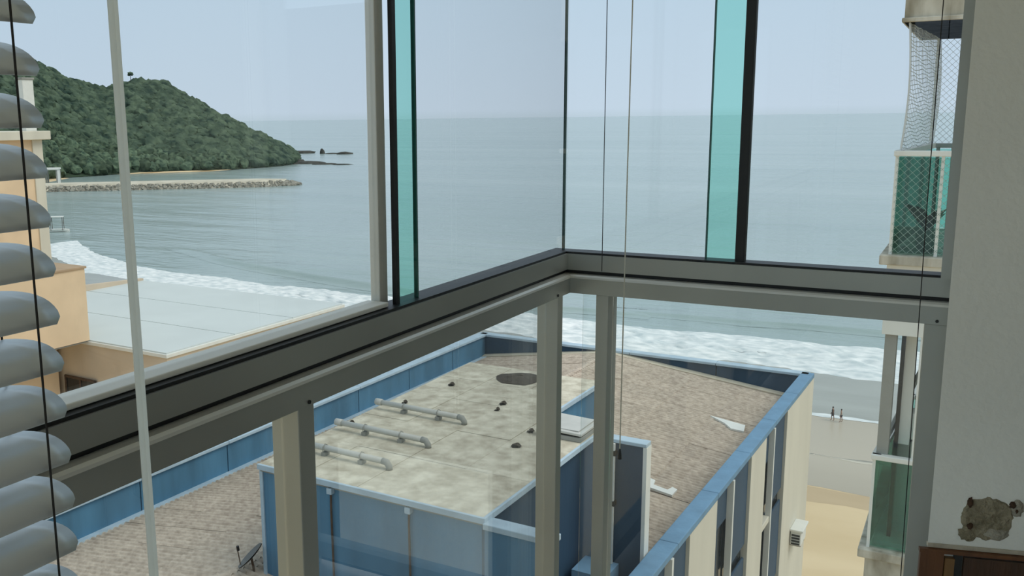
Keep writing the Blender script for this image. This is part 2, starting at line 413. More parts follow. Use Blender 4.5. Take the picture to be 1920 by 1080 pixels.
obj('top', core, top_m, bw)
st = MB()
for row, (off, z) in enumerate(((-14.2, -.3), (-12.9, .5), (-11.6, 1.3), (-10.5, 2.0))):
    for i in range(150):
        t = (i+0.5+random.uniform(-.35, .35))/150; c = A0.lerp(A1, t)-Vector((-400, 352, 0)); w = sect(t)
        vs = [Vector(v) for v in ((-1, -1, -1), (1, -1, -1), (1, 1, -1), (-1, 1, -1), (-1, -1, 1), (1, -1, 1), (1, 1, 1), (-1, 1, 1))]
        sc = random.uniform(.6, 1.1); rot = Matrix.Rotation(random.uniform(0, 3), 3, Vector((random.random(), random.random(), 1)).normalized())
        ctr = c+nrm*(off+(9-w))+Vector((0, 0, z-0.2))
        st.add([ctr+rot@(v*sc*random.uniform(.75, 1.1)) for v in vs], [(0, 3, 2, 1), (4, 5, 6, 7), (0, 1, 5, 4), (1, 2, 6, 5), (2, 3, 7, 6), (3, 0, 4, 7)])
o = obj('armour_stone', st, flank_m, bw); o['kind'] = 'stuff'
tipm = MB()
for i in range(40):
    a = random.uniform(-1.9, 1.9); rr = random.uniform(3, 8)
    ctr = A1-Vector((-400, 352, 0))+dirv*math.cos(a)*rr+nrm*math.sin(a)*rr*1.0
    tipm.add([(ctr.x+w.x*1.5, ctr.y+w.y*1.5, max(.1, 2.6-rr*.33)+w.z*1.3) for w in CR[i % 6][0]], CR[i % 6][1])
o = obj('head_stone', tipm, flank_m, bw); o['kind'] = 'stuff'

pav = thing('pavilion', 'small white open pavilion at the root of the breakwater', 'pavilion', (-468, 366, 0), -0.9)
obj('roof', MB().box(-5, 5, -4, 4, 9.2, 10.2, .15), white, pav)
obj('back_wall', MB().box(-4, 4, 3.2, 3.6, 0, 9.2), white, pav)
for x, y in ((-4, -3.4), (4, -3.4), (0, -3.4), (-4, 3.4), (4, 3.4)): obj('column', MB().box(x-.35, x+.35, y-.35, y+.35, 0, 9.2), grey_c, pav)
# boat moored near the tower
bt = thing('boat', 'white boat with a flat canopy moored beside the peach tower', 'boat', (-266, 209, 0), 0.65)
hb = MB(); secs = [(-3.2, .9), (-2, 1.1), (0, 1.15), (1.8, .9), (3.4, .05)]
for x, w in secs:
    for yy, z in ((-w, .9), (-w*.7, .1), (0, -.15), (w*.7, .1), (w, .9)): hb.v.append((x, yy, z))
for i in range(4):
    for j in range(4): hb.f.append((i*5+j, i*5+j+1, i*5+6+j, i*5+5+j))
hb.f.append((0, 1, 2, 3, 4)); hb.f.append((4, 9, 14, 19, 24, 20, 15, 10, 5, 0))
obj('hull', hb, white, bt)
obj('canopy', MB().box(-2.6, 1.6, -1.1, 1.1, 4.9, 5.15, .05), white, bt)
for x, y in ((-2.4, -1), (1.4, -1), (-2.4, 1), (1.4, 1)): obj('post', MB().tube([(x, y, .5), (x, y, 4.95)], .08, 6), rust, bt)
obj('engine', MB().box(-3.7, -3.15, -.3, .3, .1, 1.5, .08), black, bt)

# ------------------------------------------------------------------ blue building below
bb = ext_thing('blue_building', 'blue and cream building with a corrugated gable roof behind low parapets', 'building', -12, 20, -H)
bb.location = EX(-12, 20, -H)
def bz(a0, a1, b0, b1, z0, z1, ch=0): return MB().box(a0+12, a1+12, b0-20, b1-20, z0+H, z1+H, ch)
def bp(a, b, z): return (a+12, b-20, z+H)
AL, AR, B0, B1 = -18.75, -5.62, 6.0, 34.5
obj('body', bz(AL+.05, AR-.35, B0, B1-.05, -H, -10.2), cream, bb)
def parapet(name, a0, a1, b0, b1, m): return obj(name, bz(a0, a1, b0, b1, -10.2, -9.1), m, bb)
k = B0; i = 0
while k < B1-0.1:                                           # parapet of the long side, cast in lengths
    k2 = min(B1, k+3.2)
    obj('parapet_panel', bz(AL, AL+.2, k+.02, k2-.02, -10.2, -9.1), blue, bb)
    obj('coping', bz(AL-.12, AL+.30, k, k2-.015, -9.1, -9.0, .02), blue_cap, bb); k = k2
k = AL
while k < AR-.3:
    k2 = min(AR, k+3.3)
    obj('parapet_panel', bz(k+.02, k2-.02, B1-.2, B1, -10.2, -9.1), blue_dark, bb)
    obj('coping', bz(k, k2-.015, B1-.30, B1+.10, -9.1, -9.0, .02), blue_cap, bb); k = k2
k = B0
while k < B1-.1:
    k2 = min(B1, k+3.2)
    obj('parapet_panel', bz(AR-.2, AR, k+.01, k2-.01, -10.2, -9.1), blue_dark, bb)
    obj('coping', bz(AR-.28, AR+.14, k, k2-.012, -9.16, -9.0, .02), blue_rail, bb); k = k2
# corrugated roof, sheet by sheet
RID = -13.0; ZL, ZR_, ZRG = -9.98, -9.95, -9.14
def sheet_mesh(L, wdt):
    mb = MB(); nw = 6; seg = 6; N = nw*seg
    for t in (0, 1):
        for i in range(N+1):
            y = wdt*i/N; z = 0.028*math.cos(2*math.pi*i/seg)
            for x in (0, L): mb.v.append((x, y, z-(0.012 if t else 0)))
    M = (N+1)*2
    for i in range(N):
        a = i*2; mb.f.append((a, a+1, a+3, a+2)); mb.f.append((M+a, M+a+2, M+a+3, M+a+1))
        mb.f.append((a, a+2, M+a+2, M+a)); mb.f.append((a+1, M+a+1, M+a+3, a+3))
    return mb.mesh('roof_sheet')
def slope(a_e, a_r, z_e, z_r, rows):
    run = abs(a_r-a_e); rise = z_r-z_e; tot = math.hypot(run, rise); L = tot/rows+.14; ang = math.atan2(rise, run); sgn = 1 if a_r > a_e else -1
    me = sheet_mesh(L, 1.03); me.materials.append(tile)
    ncol = 27
    for c_ in range(ncol):
        b = B1-.25-1.02*(c_+1)
        for rr in range(rows):
            t = rr/rows; a = a_e+sgn*run*t; z = z_e+rise*t+0.012*rr
            o = bpy.data.objects.new('roof_sheet', me); COL.objects.link(o); o.parent = bb
            o.location = bp(a, b+(0 if sgn > 0 else 1.03), z+random.uniform(0, .012))
            o.rotation_euler = (0, -ang+random.uniform(-.003, .003), 0) if sgn > 0 else (0, -ang, math.pi)
slope(-18.5, RID, ZL, ZRG, 3)
slope(-5.95, RID, ZR_, ZRG, 4)
for c_ in range(27):
    b = B1-.25-1.02*(c_+1)
    rc = MB().ext([(-.26, -.05), (0, .035), (.26, -.05), (.26, -.075), (0, .005), (-.26, -.075)], bp(RID, b, ZRG+.05), bp(RID, b+1.05, ZRG+.06), (1, 0, 0))
    obj('ridge_cap', rc, tile, bb)
fil = MB(); mort = mat('mortar_fillet', (206, 196, 174), .9, 0, .08, 2)
for a0, z0, a1, z1 in ((-18.55, ZL, RID, ZRG), (RID, ZRG, -5.85, ZR_)):
    p0, p1 = Vector(bp(a0, B1-.22, z0)), Vector(bp(a1, B1-.22, z1))
    fil.ext([(0, -.05), (-.22, -.02), (-.24, .05), (-.05, .09), (0, .1)], p0, p1, (0, 1, 0))
obj('mortar_fillet', fil, mort, bb)
obj('gutter', MB().ext([(0, 0), (.22, 0), (.22, .09), (0, .06)], bp(-18.55, B0, ZL-.02), bp(-18.55, B1-.2, ZL-.02), (1, 0, 0)), blue_cap, bb)
# facade towards the camera side: pilasters, blue panels, fins and windows
FA = AR
def pil(b0, b1): obj('pilaster', bz(FA-.05, FA+.13, b0, b1, -H, -9.18), cream, bb)
bays = [(27.2, 28.2, 30.1), (21.95, 23.45, 25.4), (16.6, 18.4, 19.7), (11.4, 13.0, 14.6)]
for b0, b1 in ((30.1, 34.5), (25.4, 27.2), (19.7, 21.95), (14.6, 16.6), (9.4, 11.4)): pil(b0, b1)
for b0, bm, b1 in bays:
    obj('fin', bz(FA, FA+.16, bm-.06, bm+.06, -H, -9.18), white, bb)
    z = -9.18; st_ = 0
    while z > -24:
        obj('wall_panel', bz(FA-.02, FA+.05, bm+.06, b1, z-2.55, z, .02), blue_dark, bb)
        obj('window', bz(FA-.12, FA-.06, bm+.06, b1, z-2.95, z-2.5), dark_glass, bb)  # no window here: shade below each panel put in as dark glass
        w = obj('window', bz(FA-.14, FA-.08, b0, bm-.06, z-2.75, z), dark_glass, bb)
        obj('window_frame', bz(FA-.10, FA-.04, (b0+bm)/2-.03, (b0+bm)/2+.03, z-2.75, z), blue_dark, bb)
        obj('sill', bz(FA-.1, FA+.12, b0, bm-.06, z-2.95, z-2.75, .02), cream, bb)
        z -= 2.95
obj('back_lining', bz(FA-.3, FA-.15, B0, B1, -H, -9.2), blue_dark, bb)
# white repair patches on the roof sheets
for n_, pts in (('repair_patch', [(-7.85, 29.95), (-6.72, 29.9), (-6.62, 29.3), (-7.0, 29.25), (-7.3, 29.6)]), ('repair_patch', [(-7.8, 23.75), (-7.6, 23.7), (-7.55, 23.4), (-7.15, 23.35), (-7.1, 23.6), (-6.95, 23.55), (-6.95, 23.1), (-7.6, 23.15)])):
    mb = MB(); N = len(pts); zf = lambda a: ZR_+(ZRG-ZR_)*(a+5.95)/(RID+5.95)+.075
    mb.add([bp(a, b, zf(a)) for a, b in pts]+[bp(a, b, zf(a)-.06) for a, b in pts], [tuple(range(N)), tuple(range(N, 2*N))[::-1]]+[(i, (i+1) % N, N+(i+1) % N, N+i) for i in range(N)])
    obj(n_, mb, white, bb)

# ---- machine room on the roof
ph = ext_thing('rooftop_machine_room', 'blue rooftop block with a stained flat concrete roof, standing on the corrugated roof', 'building', -10, 18, -9.9)
def pz(a0, a1, b0, b1, z0, z1, ch=0): return MB().box(a0+10, a1+10, b0-18, b1-18, z0+9.9, z1+9.9, ch)
def pp(a, b, z): return (a+10, b-18, z+9.9)
ZT = -6.78
PF = 13.5
obj('front_wall', pz(-12.38, -7.36, PF, PF+.2, -10.6, ZT-.12), blue, ph)
obj('side_wall', pz(-7.56, -7.36, PF+.2, 19.2, -10.6, ZT-.12), blue_dark, ph)
obj('side_wall', pz(-12.5, -12.3, PF+.2, 22.4, -10.6, ZT-.12), blue, ph)
obj('side_wall', pz(-9.0, -8.8, 19.2, 22.4, -10.6, ZT-.12), blue, ph)
obj('rear_wall', pz(-8.8, -7.56, 19.0, 19.2, -10.6, ZT-.12), blue, ph)
obj('rear_wall', pz(-12.3, -8.8, 22.2, 22.4, -10.6, ZT-.12), blue, ph)
obj('corner_strip', pz(-12.44, -12.36, PF-.03, PF+.06, -10.6, ZT-.1), blue_cap, ph)
# roof slab in cast bays with open joints
cols = [-12.6, -11.3, -10.0, -8.7, -7.3]; rws = [13.42, 15.3, 17.2, 19.25, 20.9, 22.5]
for i in range(4):
    for j in range(5):
        if i == 3 and j > 2: continue
        a0, a1, b0, b1 = cols[i]+.006, cols[i+1]-.006, rws[j]+.006, rws[j+1]-.006
        sh = lambda b: -0.024*(b-13.42) if i == 0 else 0.0
        dz = random.uniform(-.006, .006)
        mb = MB(); poly = [(a0+sh(b0)+.18*(i == 0), b0), (a1, b0), (a1, b1), (a0+sh(b1)+.18*(i == 0), b1)]
        mb.prism([(a+10, b-18) for a, b in poly], ZT-.12+9.9, ZT+dz+9.9)
        obj('slab_panel', mb, conc, ph)
obj('slab_bed', pz(-12.4, -7.34, PF-.04, 19.2, ZT-.16, ZT-.03), grey_c, ph)
obj('slab_bed', pz(-12.4, -8.75, 19.2, 22.42, ZT-.16, ZT-.03), grey_c, ph)
obj('drip_edge', pz(-12.42, -7.28, PF-.12, PF-.06, ZT-.10, ZT+.015, .01), blue_cap, ph)
obj('drip_edge', pz(-7.30, -7.24, PF-.12, 19.25, ZT-.10, ZT+.015, .01), blue_cap, ph)
obj('drip_edge', pz(-8.72, -8.66, 19.26, 22.5, ZT-.10, ZT+.015, .01), blue_cap, ph)
for a in (-10.62, -8.84):
    obj('downpipe', MB().tube([pp(a, PF-.04, ZT-.13), pp(a, PF-.05, ZT-.5), pp(a+.03, PF-.04, -10.4)], .022, 6), rust, ph)
    obj('pipe_collar', pz(a-.06, a+.06, PF-.11, PF, ZT-.26, ZT-.14, .01), blue_cap, ph)
# dark heap of debris and small stains on the slab
dk = mat('dark_residue', (74, 66, 56), .95, 0, .3, 6, .4, 20)
mb = MB()
def blob(u, v):
    a = u*2*math.pi; rr = v*(1+.25*noise.noise((math.cos(a)*1.5, math.sin(a)*1.5, 0)))
    return pp(-10.65+.62*rr*math.cos(a), 21.6+.55*rr*math.sin(a), ZT+.012+.09*(1-v*v)*(1+.5*noise.noise((u*8, v*5, 0))))
mb.grid(blob, 20, 5)
obj('debris_heap', mb, dk, ph)
for a, b, r_ in ((-10.0, 19.4, .10), (-9.9, 18.9, .07), (-12.1, 18.3, .08), (-12.3, 16.4, .08), (-11.9, 20.2, .1), (-8.55, 17.9, .09), (-8.4, 16.9, .12)):
    obj('debris', MB().tube([pp(a, b, ZT-.01), pp(a+.03, b, ZT+.05), pp(a+.02, b+.02, ZT+.09)], r_, 7, [r_, r_*.8, r_*.3]), dk, ph)
# stub wall beyond the front corner, and the blade wall
obj('stub_wall', pz(-7.24, -5.98, PF-.12, PF+.12, -10.3, ZT-.17), blue, ph)
obj('stub_coping', pz(-7.26, -5.95, PF-.17, PF+.17, ZT-.17, ZT-.06, .015), blue_cap, ph)
bw_ = ext_thing('blade_wall', 'free-standing navy blue wall with a white coping on the corrugated roof', 'wall', -6.45, 18.0, -9.9)
def wz(a0, a1, b0, b1, z0, z1, ch=0): return MB().box(a0+6.45, a1+6.45, b0-18, b1-18, z0+9.9, z1+9.9, ch)
obj('panel', wz(-6.80, -6.0, 17.9, 18.1, -10.0, -6.66), blue_dark, bw_)
obj('coping', wz(-7.0, -5.93, 17.85, 18.15, -6.66, -6.58, .015), blue_cap, bw_)
obj('edge_trim', wz(-6.0, -5.92, 17.86, 18.14, -10.0, -6.66), white, bw_)
obj('ledge', wz(-7.2, -6.45, 17.1, 17.85, -10.0, -9.3), blue_rail, bw_)
ld = ext_thing('wall_ladder', 'pale steel ladder fixed beside the navy blade wall', 'ladder', -6.70, 17.78, -9.9)
for dx in (-.17, .1): obj('stile', MB().box(dx-.03, dx+.03, -.03, .03, .6, 3.25), white, ld)
for i in range(11): obj('rung', MB().box(-.16, .13, -.02, .02, .75+i*.23, .79+i*.23), white, ld)
obj('back_plate', MB().box(-.26, -.12, .02, .1, .2, 3.25), cream, ld)
for z_ in (1.9, 3.0): obj('bracket', MB().box(.08, .16, -.06, .08, z_, z_+.1), black, ld)
# hatch
ht = ext_thing('roof_hatch', 'grey metal roof hatch with its lid slightly raised beside the pale slab', 'hatch', -7.8, 18.3, ZT)
obj('curb', MB().box(-.5, .46, -.5, .55, 0, .10, .01), grey_c, ht)
obj('gasket', MB().box(-.44, .40, -.44, .49, .10, .15), black, ht)
lid = obj('lid', MB().box(-.52, .48, -.52, .57, .15, .21, .015), pvc, ht); lid.rotation_euler = (0, 0.03, 0)
obj('lid_trim', MB().box(-.42, .38, -.42, .47, .21, .225), pvc, ht)
# three pipes on the slab
def pipe(a0, a1, b, label):
    p = ext_thing('roof_pipe', label, 'pipe', (a0+a1)/2, b, ZT, 'pipes on the flat roof')
    h = (a1-a0)/2
    obj('tube', MB().tube([(-h, 0, .17), (h-.12, 0, .15)], .062, 10), pvc, p, True)
    obj('elbow', MB().tube([(h-.13, 0, .15), (h-.03, 0, .14), (h+.03, 0, .06), (h+.03, 0, 0)], .068, 10), grey_c, p, True)
    obj('socket', MB().tube([(-h-.03, 0, .17), (-h+.14, 0, .17)], .078, 10), pvc, p, True)
    for x in (-h*.35, h*.45):
        obj('support', MB().box(x-.05, x+.05, -.08, .08, 0, .08), grey_c, p)
        obj('strap', MB().tube([(x, -.09, .08), (x, -.075, .2), (x, 0, .245), (x, .075, .2), (x, .09, .08)], .010, 5), grey_c, p)
pipe(-12.45, -10.1, 17.65, 'grey drain pipe on the flat roof, farthest of the three')
pipe(-12.35, -10.0, 15.95, 'grey drain pipe on the flat roof, middle one of the three')
pipe(-12.3, -10.0, 14.5, 'grey drain pipe on the flat roof, nearest its front edge')
# satellite dish in front of the machine room
sd = ext_thing('satellite_dish', 'dark grey satellite dish on the corrugated roof in front of the blue parapet', 'antenna', -12.65, 13.35, -9.35)
db = MB()
def dish(u, v):
    a = u*2*math.pi; r_ = v*.33; return Vector((r_*math.cos(a), r_*math.sin(a), .45*r_*r_))
db.grid(lambda u, v: dish(u, v), 24, 6)
db.grid(lambda u, v: dish(u, v)-Vector((0, 0, .02)), 24, 6)
rt = Vector((-.60, -.34, .72)).to_track_quat('Z', 'Y').to_matrix().to_4x4()
db.v = [tuple(rt@Vector(v)+Vector((0, 0, .55))) for v in db.v]
obj('reflector', db, mat('dark_dish', (96, 98, 96), .5, 0, .1, 4), sd, True)
obj('mast', MB().tube([(.02, .03, -.35), (.02, .03, .3), (0, 0, .52)], .025, 8), rust, sd)
obj('feed_arm', MB().tube([rt@Vector((0, -.3, .02))+Vector((0, 0, .55)), rt@Vector((0, -.1, .3))+Vector((0, 0, .55))], .012, 6), rust, sd)
obj('receiver', MB().tube([rt@Vector((0, -.1, .28))+Vector((0, 0, .55)), rt@Vector((0, -.04, .36))+Vector((0, 0, .55))], .03, 8), black, sd)
# air conditioner on the facade
ac = ext_thing('air_conditioner', 'small white air conditioner hanging on the cream end pilaster', 'air conditioner', FA+.13, 32.1, -14.35)
obj('casing', MB().box(.02, .36, -.45, .45, .06, .56, .03), white, ac)
obj('top_cover', MB().box(0, .42, -.5, .5, .56, .64, .02), white, ac)
for i in range(4): obj('louvre', MB().box(.06, .32, -.47, -.44, .10+i*.10, .16+i*.10), black, ac)
for y in (-.3, .3): obj('bracket', MB().box(0, .34, y-.03, y+.03, 0, .06), rust, ac)

# ------------------------------------------------------------------ low peach building with the white roof
lb = ext_thing('low_building', 'low peach building with a wide white flat roof near the surf', 'building', -55, 48, -H)
def lz(a0, a1, b0, b1, z0, z1, ch=0): return MB().box(a0+55, a1+55, b0-48, b1-48, z0+H, z1+H, ch)
obj('body', lz(-66, -43.5, 39.3, 57.2, -H, -14.35), tan, lb)
obj('roof_edge', lz(-66.1, -43.35, 39.15, 57.4, -14.35, -14.10, .04), white, lb)
k = 39.2
for i in range(3):
    obj('roof_membrane', lz(-66, -43.45, 39.25+i*6.03, 39.25+(i+1)*6.03-.10, -14.10, -14.02), white_roof, lb)
pr = MB(); pr.add([(a+55, b-48, z+H) for a, b, z in ((-66.2, 40, -14.02), (-66.2, 57.3, -14.02), (-66.2, 57.3, -13.85), (-66.2, 40, -12.9), (-65.8, 40, -14.02), (-65.8, 57.3, -14.02), (-65.8, 57.3, -13.85), (-65.8, 40, -12.9))],
       [(0, 1, 2, 3), (4, 7, 6, 5), (3, 2, 6, 7), (0, 3, 7, 4), (1, 5, 6, 2)])
obj('side_parapet', pr, tan, lb)
w_ = obj('window', lz(-53.2, -50.25, 39.16, 39.24, -18.9, -16.8), dark_glass, lb)
for a0, a1, z0, z1 in ((-53.3, -50.15, -16.85, -16.7), (-53.3, -50.15, -19.0, -18.85), (-53.3, -53.15, -19, -16.7), (-50.3, -50.15, -19, -16.7), (-51.8, -51.68, -19, -16.8)):
    obj('frame', lz(a0, a1, 39.1, 39.2, z0, z1), rust, w_)
    w_.children[-1].parent = w_
ob = ext_thing('upper_block', 'peach box with a flat top standing out over the low building', 'building', -56, 34, -14)
obj('box', MB().box(-6, 5.5, -9, 5.2, 0, 4.75), peach, ob)
obj('top_edge', MB().box(-6.1, 5.6, -9.1, 5.3, 4.75, 4.9, .03), mat('tan_coping', (178, 152, 122), .85, 0, .08, 1), ob)
obj('soffit', MB().box(-6, 5.4, -9, 5.1, -.12, 0), grey_c, ob)
obj('support_wall', MB().box(-6, 2.4, -9, 4.9, -22, -.12), peach, ob)
# tower behind the blind
tw = ext_thing('peach_tower', 'tall peach tower with a pale cornice seen between the blind slats', 'building', -92, 66, -H)
def tz(a0, a1, b0, b1, z0, z1, ch=0): return MB().box(a0+92, a1+92, b0-66, b1-66, z0+H, z1+H, ch)
obj('body', tz(-104, -82.4, 44, 59.8, -H, -1.6), peach, tw)
obj('corner_pilaster', tz(-82.9, -82.25, 58.9, 60.0, -H, -1.6), cream, tw)
obj('cornice', tz(-104.6, -81.6, 43.4, 60.6, -1.6, -.75, .06), cream, tw)
for z in (-8, -13, -18, -23): obj('string_course', tz(-104.2, -82.3, 43.8, 59.9, z-.2, z), cream, tw)
obj('roof_duct', tz(-83.4, -82.6, 58.6, 59.8, -.75, 4.2, .04), white, tw)
obj('duct_cap', tz(-83.5, -82.5, 58.5, 59.9, 4.2, 4.4, .03), grey_c, tw)

# ------------------------------------------------------------------ tower with netted balconies
nb = thing('neighbour_tower', 'weathered apartment tower with netted balconies close by, beyond our wall', 'building', (0.5, 10.6, 0))
def nz(x0, x1, y0, y1, z0, z1, ch=0): return MB().box(x0-.5, x1-.5, y0-10.6, y1-10.6, z0+H, z1+H, ch)
NX0, NX1, NY0, NY1 = -.755, 2.2, 10.6, 13.2
STO = 3.18
cell = mat('net_cord', (206, 210, 208), .7, 0, .05, 5)
def net_near(mb, z0, z1, x0, x1, y):
    s = .052; r_ = .0019
    n_ = int((z1-z0+x1-x0)/s)+2
    for sg in (1, -1):
        for k_ in range(-n_, n_):
            c0 = k_*s*1.414
            pts = []
            for x in (x0, x1):
                z = z0+sg*(x-x0)+c0
                pts.append((x, z))
            (xa, za), (xb, zb) = pts
            def clip(t): return xa+(xb-xa)*t, za+(zb-za)*t
            t0, t1 = 0.0, 1.0
            lo, hi = (z0-za)/(zb-za), (z1-za)/(zb-za)
            if lo > hi: lo, hi = hi, lo
            t0, t1 = max(t0, lo), min(t1, hi)
            if t1-t0 < .01: continue
            (ax, az), (bx, bz_) = clip(t0), clip(t1)
            mb.tube([(ax-.5, y-10.6, az+H), (bx-.5, y-10.6, bz_+H)], r_, 4)
for lev in (1, 0, -1):
    zo = -STO*(0 if lev == 1 else 1 if lev == 0 else 2)
    # beam and slab under this storey, guard, rails
    obj('slab', nz(NX0-.02, NX1, NY0-.02, NY1+.1, -2.25+zo, -1.52+zo), dirty_c if lev != 1 else white, nb)
    obj('ledge', nz(NX0-.09, NX1, NY0-.10, NY1+.1, -1.52+zo, -1.42+zo, .012), dirty_c, nb)
    obj('guard_rail', nz(NX0-.03, NX1, NY0-.04, NY0+.05, -.43+zo, -.375+zo, .008), white, nb)
    obj('guard_rail', MB().prism([(NX0-.03-.5, 0), (NX0+.06-.5, 0), (NX0+.23-.5, NY1-NY0), (NX0+.14-.5, NY1-NY0)], -.43+zo+H, -.375+zo+H), white, nb)
    obj('guard_rail', nz(NX0+.15, NX1, NY1-.05, NY1+.04, -.43+zo, -.375+zo, .008), alu, nb)
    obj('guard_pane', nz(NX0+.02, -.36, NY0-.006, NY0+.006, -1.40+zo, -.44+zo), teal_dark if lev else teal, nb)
    obj('guard_pane', nz(-.345, NX1, NY0-.006, NY0+.006, -1.40+zo, -.44+zo), teal, nb)
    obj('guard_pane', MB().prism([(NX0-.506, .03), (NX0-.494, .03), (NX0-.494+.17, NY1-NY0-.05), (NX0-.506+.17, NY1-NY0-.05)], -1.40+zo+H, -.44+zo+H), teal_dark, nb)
    obj('corner_post', nz(NX0+.15, NX0+.185, NY1-.02, NY1+.015, -1.4+zo, .86+zo), white, nb)
    obj('guard_pane', nz(NX0+.17, NX1, NY1-.006, NY1+.006, -1.40+zo, -.44+zo), teal, nb)
    for x in (NX0, -.35, .5): obj('guard_post', nz(x-.015, x+.015, NY0-.02, NY0+.02, -1.42+zo, -.40+zo), white, nb)
    for x in (-.5, -.34, -.18): obj('guard_post', nz(x-.02, x+.02, NY1-.03, NY1+.02, -1.42+zo, -.40+zo), alu, nb)
    obj('inner_wall', nz(.9, NX1, NY0+.3, NY1, -1.42+zo, .87+zo), cream, nb)
obj('slab', nz(NX0-.03, NX1, NY0-.02, NY1+.1, .862, 1.5), dirty_c, nb)
obj('ledge', nz(NX0-.05, NX1, NY0-.05, NY1+.1, .862, .905, .01), dirty_c, nb)
# netting: near face, left end (sagging inwards) and sea side
green_cord = mat('green_net_cord', (150, 170, 158), .7, 0, .05, 5)
nm = MB(); net_near(nm, -1.40, -.44, NX0, .2, NY0-.03)
o = obj('net', nm, green_cord, nb); o['kind'] = 'stuff'
nf = MB(); net_near(nf, -.40, .86, NX0+.18, .4, NY1)
o = obj('net', nf, cell, nb); o['kind'] = 'stuff'
ns = MB()
def side(u, v):                                    # u away, v up
    x = NX0+.02+.16*u*0 + .02*math.sin(math.pi*u)*math.sin(math.pi*v)+.036*math.sin(math.pi*v)+.17*u
    return (x-.5, NY0+(NY1-NY0)*u-10.6, -.40+1.26*v+H)
for i in range(33):
    ns.tube([side(j/10, i/32+.012*math.sin(j*1.9+i)) for j in range(11)], .0036, 4)
for j in range(27): ns.tube([side(j/26, i/10) for i in range(11)], .0030, 4)
ns.tube([side(0, i/10) for i in range(11)], .009, 5)
o = obj('net', ns, cell, nb); o['kind'] = 'stuff'
# lower storey: column, curtain, things standing on the balcony
obj('column', nz(NX0+.01, NX0+.12, NY0+.03, NY0+.2, -3.56, -2.25), grey_c, nb)
obj('frame_post', nz(-.415, -.37, NY0, NY0+.06, -3.56, -2.25), white, nb)
obj('curtain_wall', nz(-.60, -.56, NY0+.25, NY1-.2, -4.6, -2.25), dark_glass, nb)
obj('inner_column', nz(-.565, -.46, NY0+.3, NY0+.42, -3.5, -2.25), white, nb)
obj('slanted_rail', MB().tube([(-.70-.5, .1, -3.50+H), (-.42-.5, 1.2, -2.85+H)], .03, 6), grey_c, nb)
obj('balcony_floor', nz(-.72, NX1, NY0+.1, NY1, -4.62, -4.55), grey_c, nb)
bx = tag(obj('storage_box', MB().box(-.10, .10, -.12, .12, 0, .30, .02), white), 'white box on the netted balcony below, behind the white post', 'box'); bx.location = (-.46, 11.2, R(-3.55)+.05)
obj('cabinet_shelf', nz(-.62, -.3, NY0+.45, NY0+.85, -4.55, -3.52), grey_c, nb)
# the tower goes on to the right, behind our wall (it mirrors in our guard panes)
obj('facade_wall', nz(2.2, 14, NY0+.02, NY1, -H, 1.5), mat('grey_facade', (58, 62, 64), .8, 0, .1, 1), nb)
obj('reflection_bay', nz(3.12, 5.54, NY0-.10, NY0+.02, -6.2, -4.6), white, nb)  # pale bay made up, unseen, to mirror as a light patch in the panes
for k_ in (0, 1, 2): obj('facade_glass', nz(5.8, 13.5, NY0-.02, NY0+.02, -3.5-k_*STO, -1.7-k_*STO), dark_glass, nb)
pt = thing('potted_plant', 'round grey pot with a leafy plant behind the green balcony netting', 'plant', (-.46, 10.95, R(-1.42)))
pot = MB().tube([(0, 0, .0), (0, 0, .06), (0, 0, .18), (0, 0, .22)], .1, 14, [.06, .09, .10, .085]); obj('pot', pot, grey_c, pt, True)
for i in range(12):
    a = i*2.4; l_ = random.uniform(.16, .3); b_ = Vector((math.cos(a), math.sin(a), 0))
    lf = MB(); q = b_.cross(Vector((0, 0, 1)))*.03
    p0 = Vector((0, 0, .2)); p1 = p0+b_*l_*.35+Vector((0, 0, l_*.8)); p2 = p0+b_*l_*.8+Vector((0, 0, l_))
    lf.add([p0, p1-q, p1+q, p2], [(0, 1, 3), (0, 3, 2)]); obj('leaf', lf, leaf_m, pt)

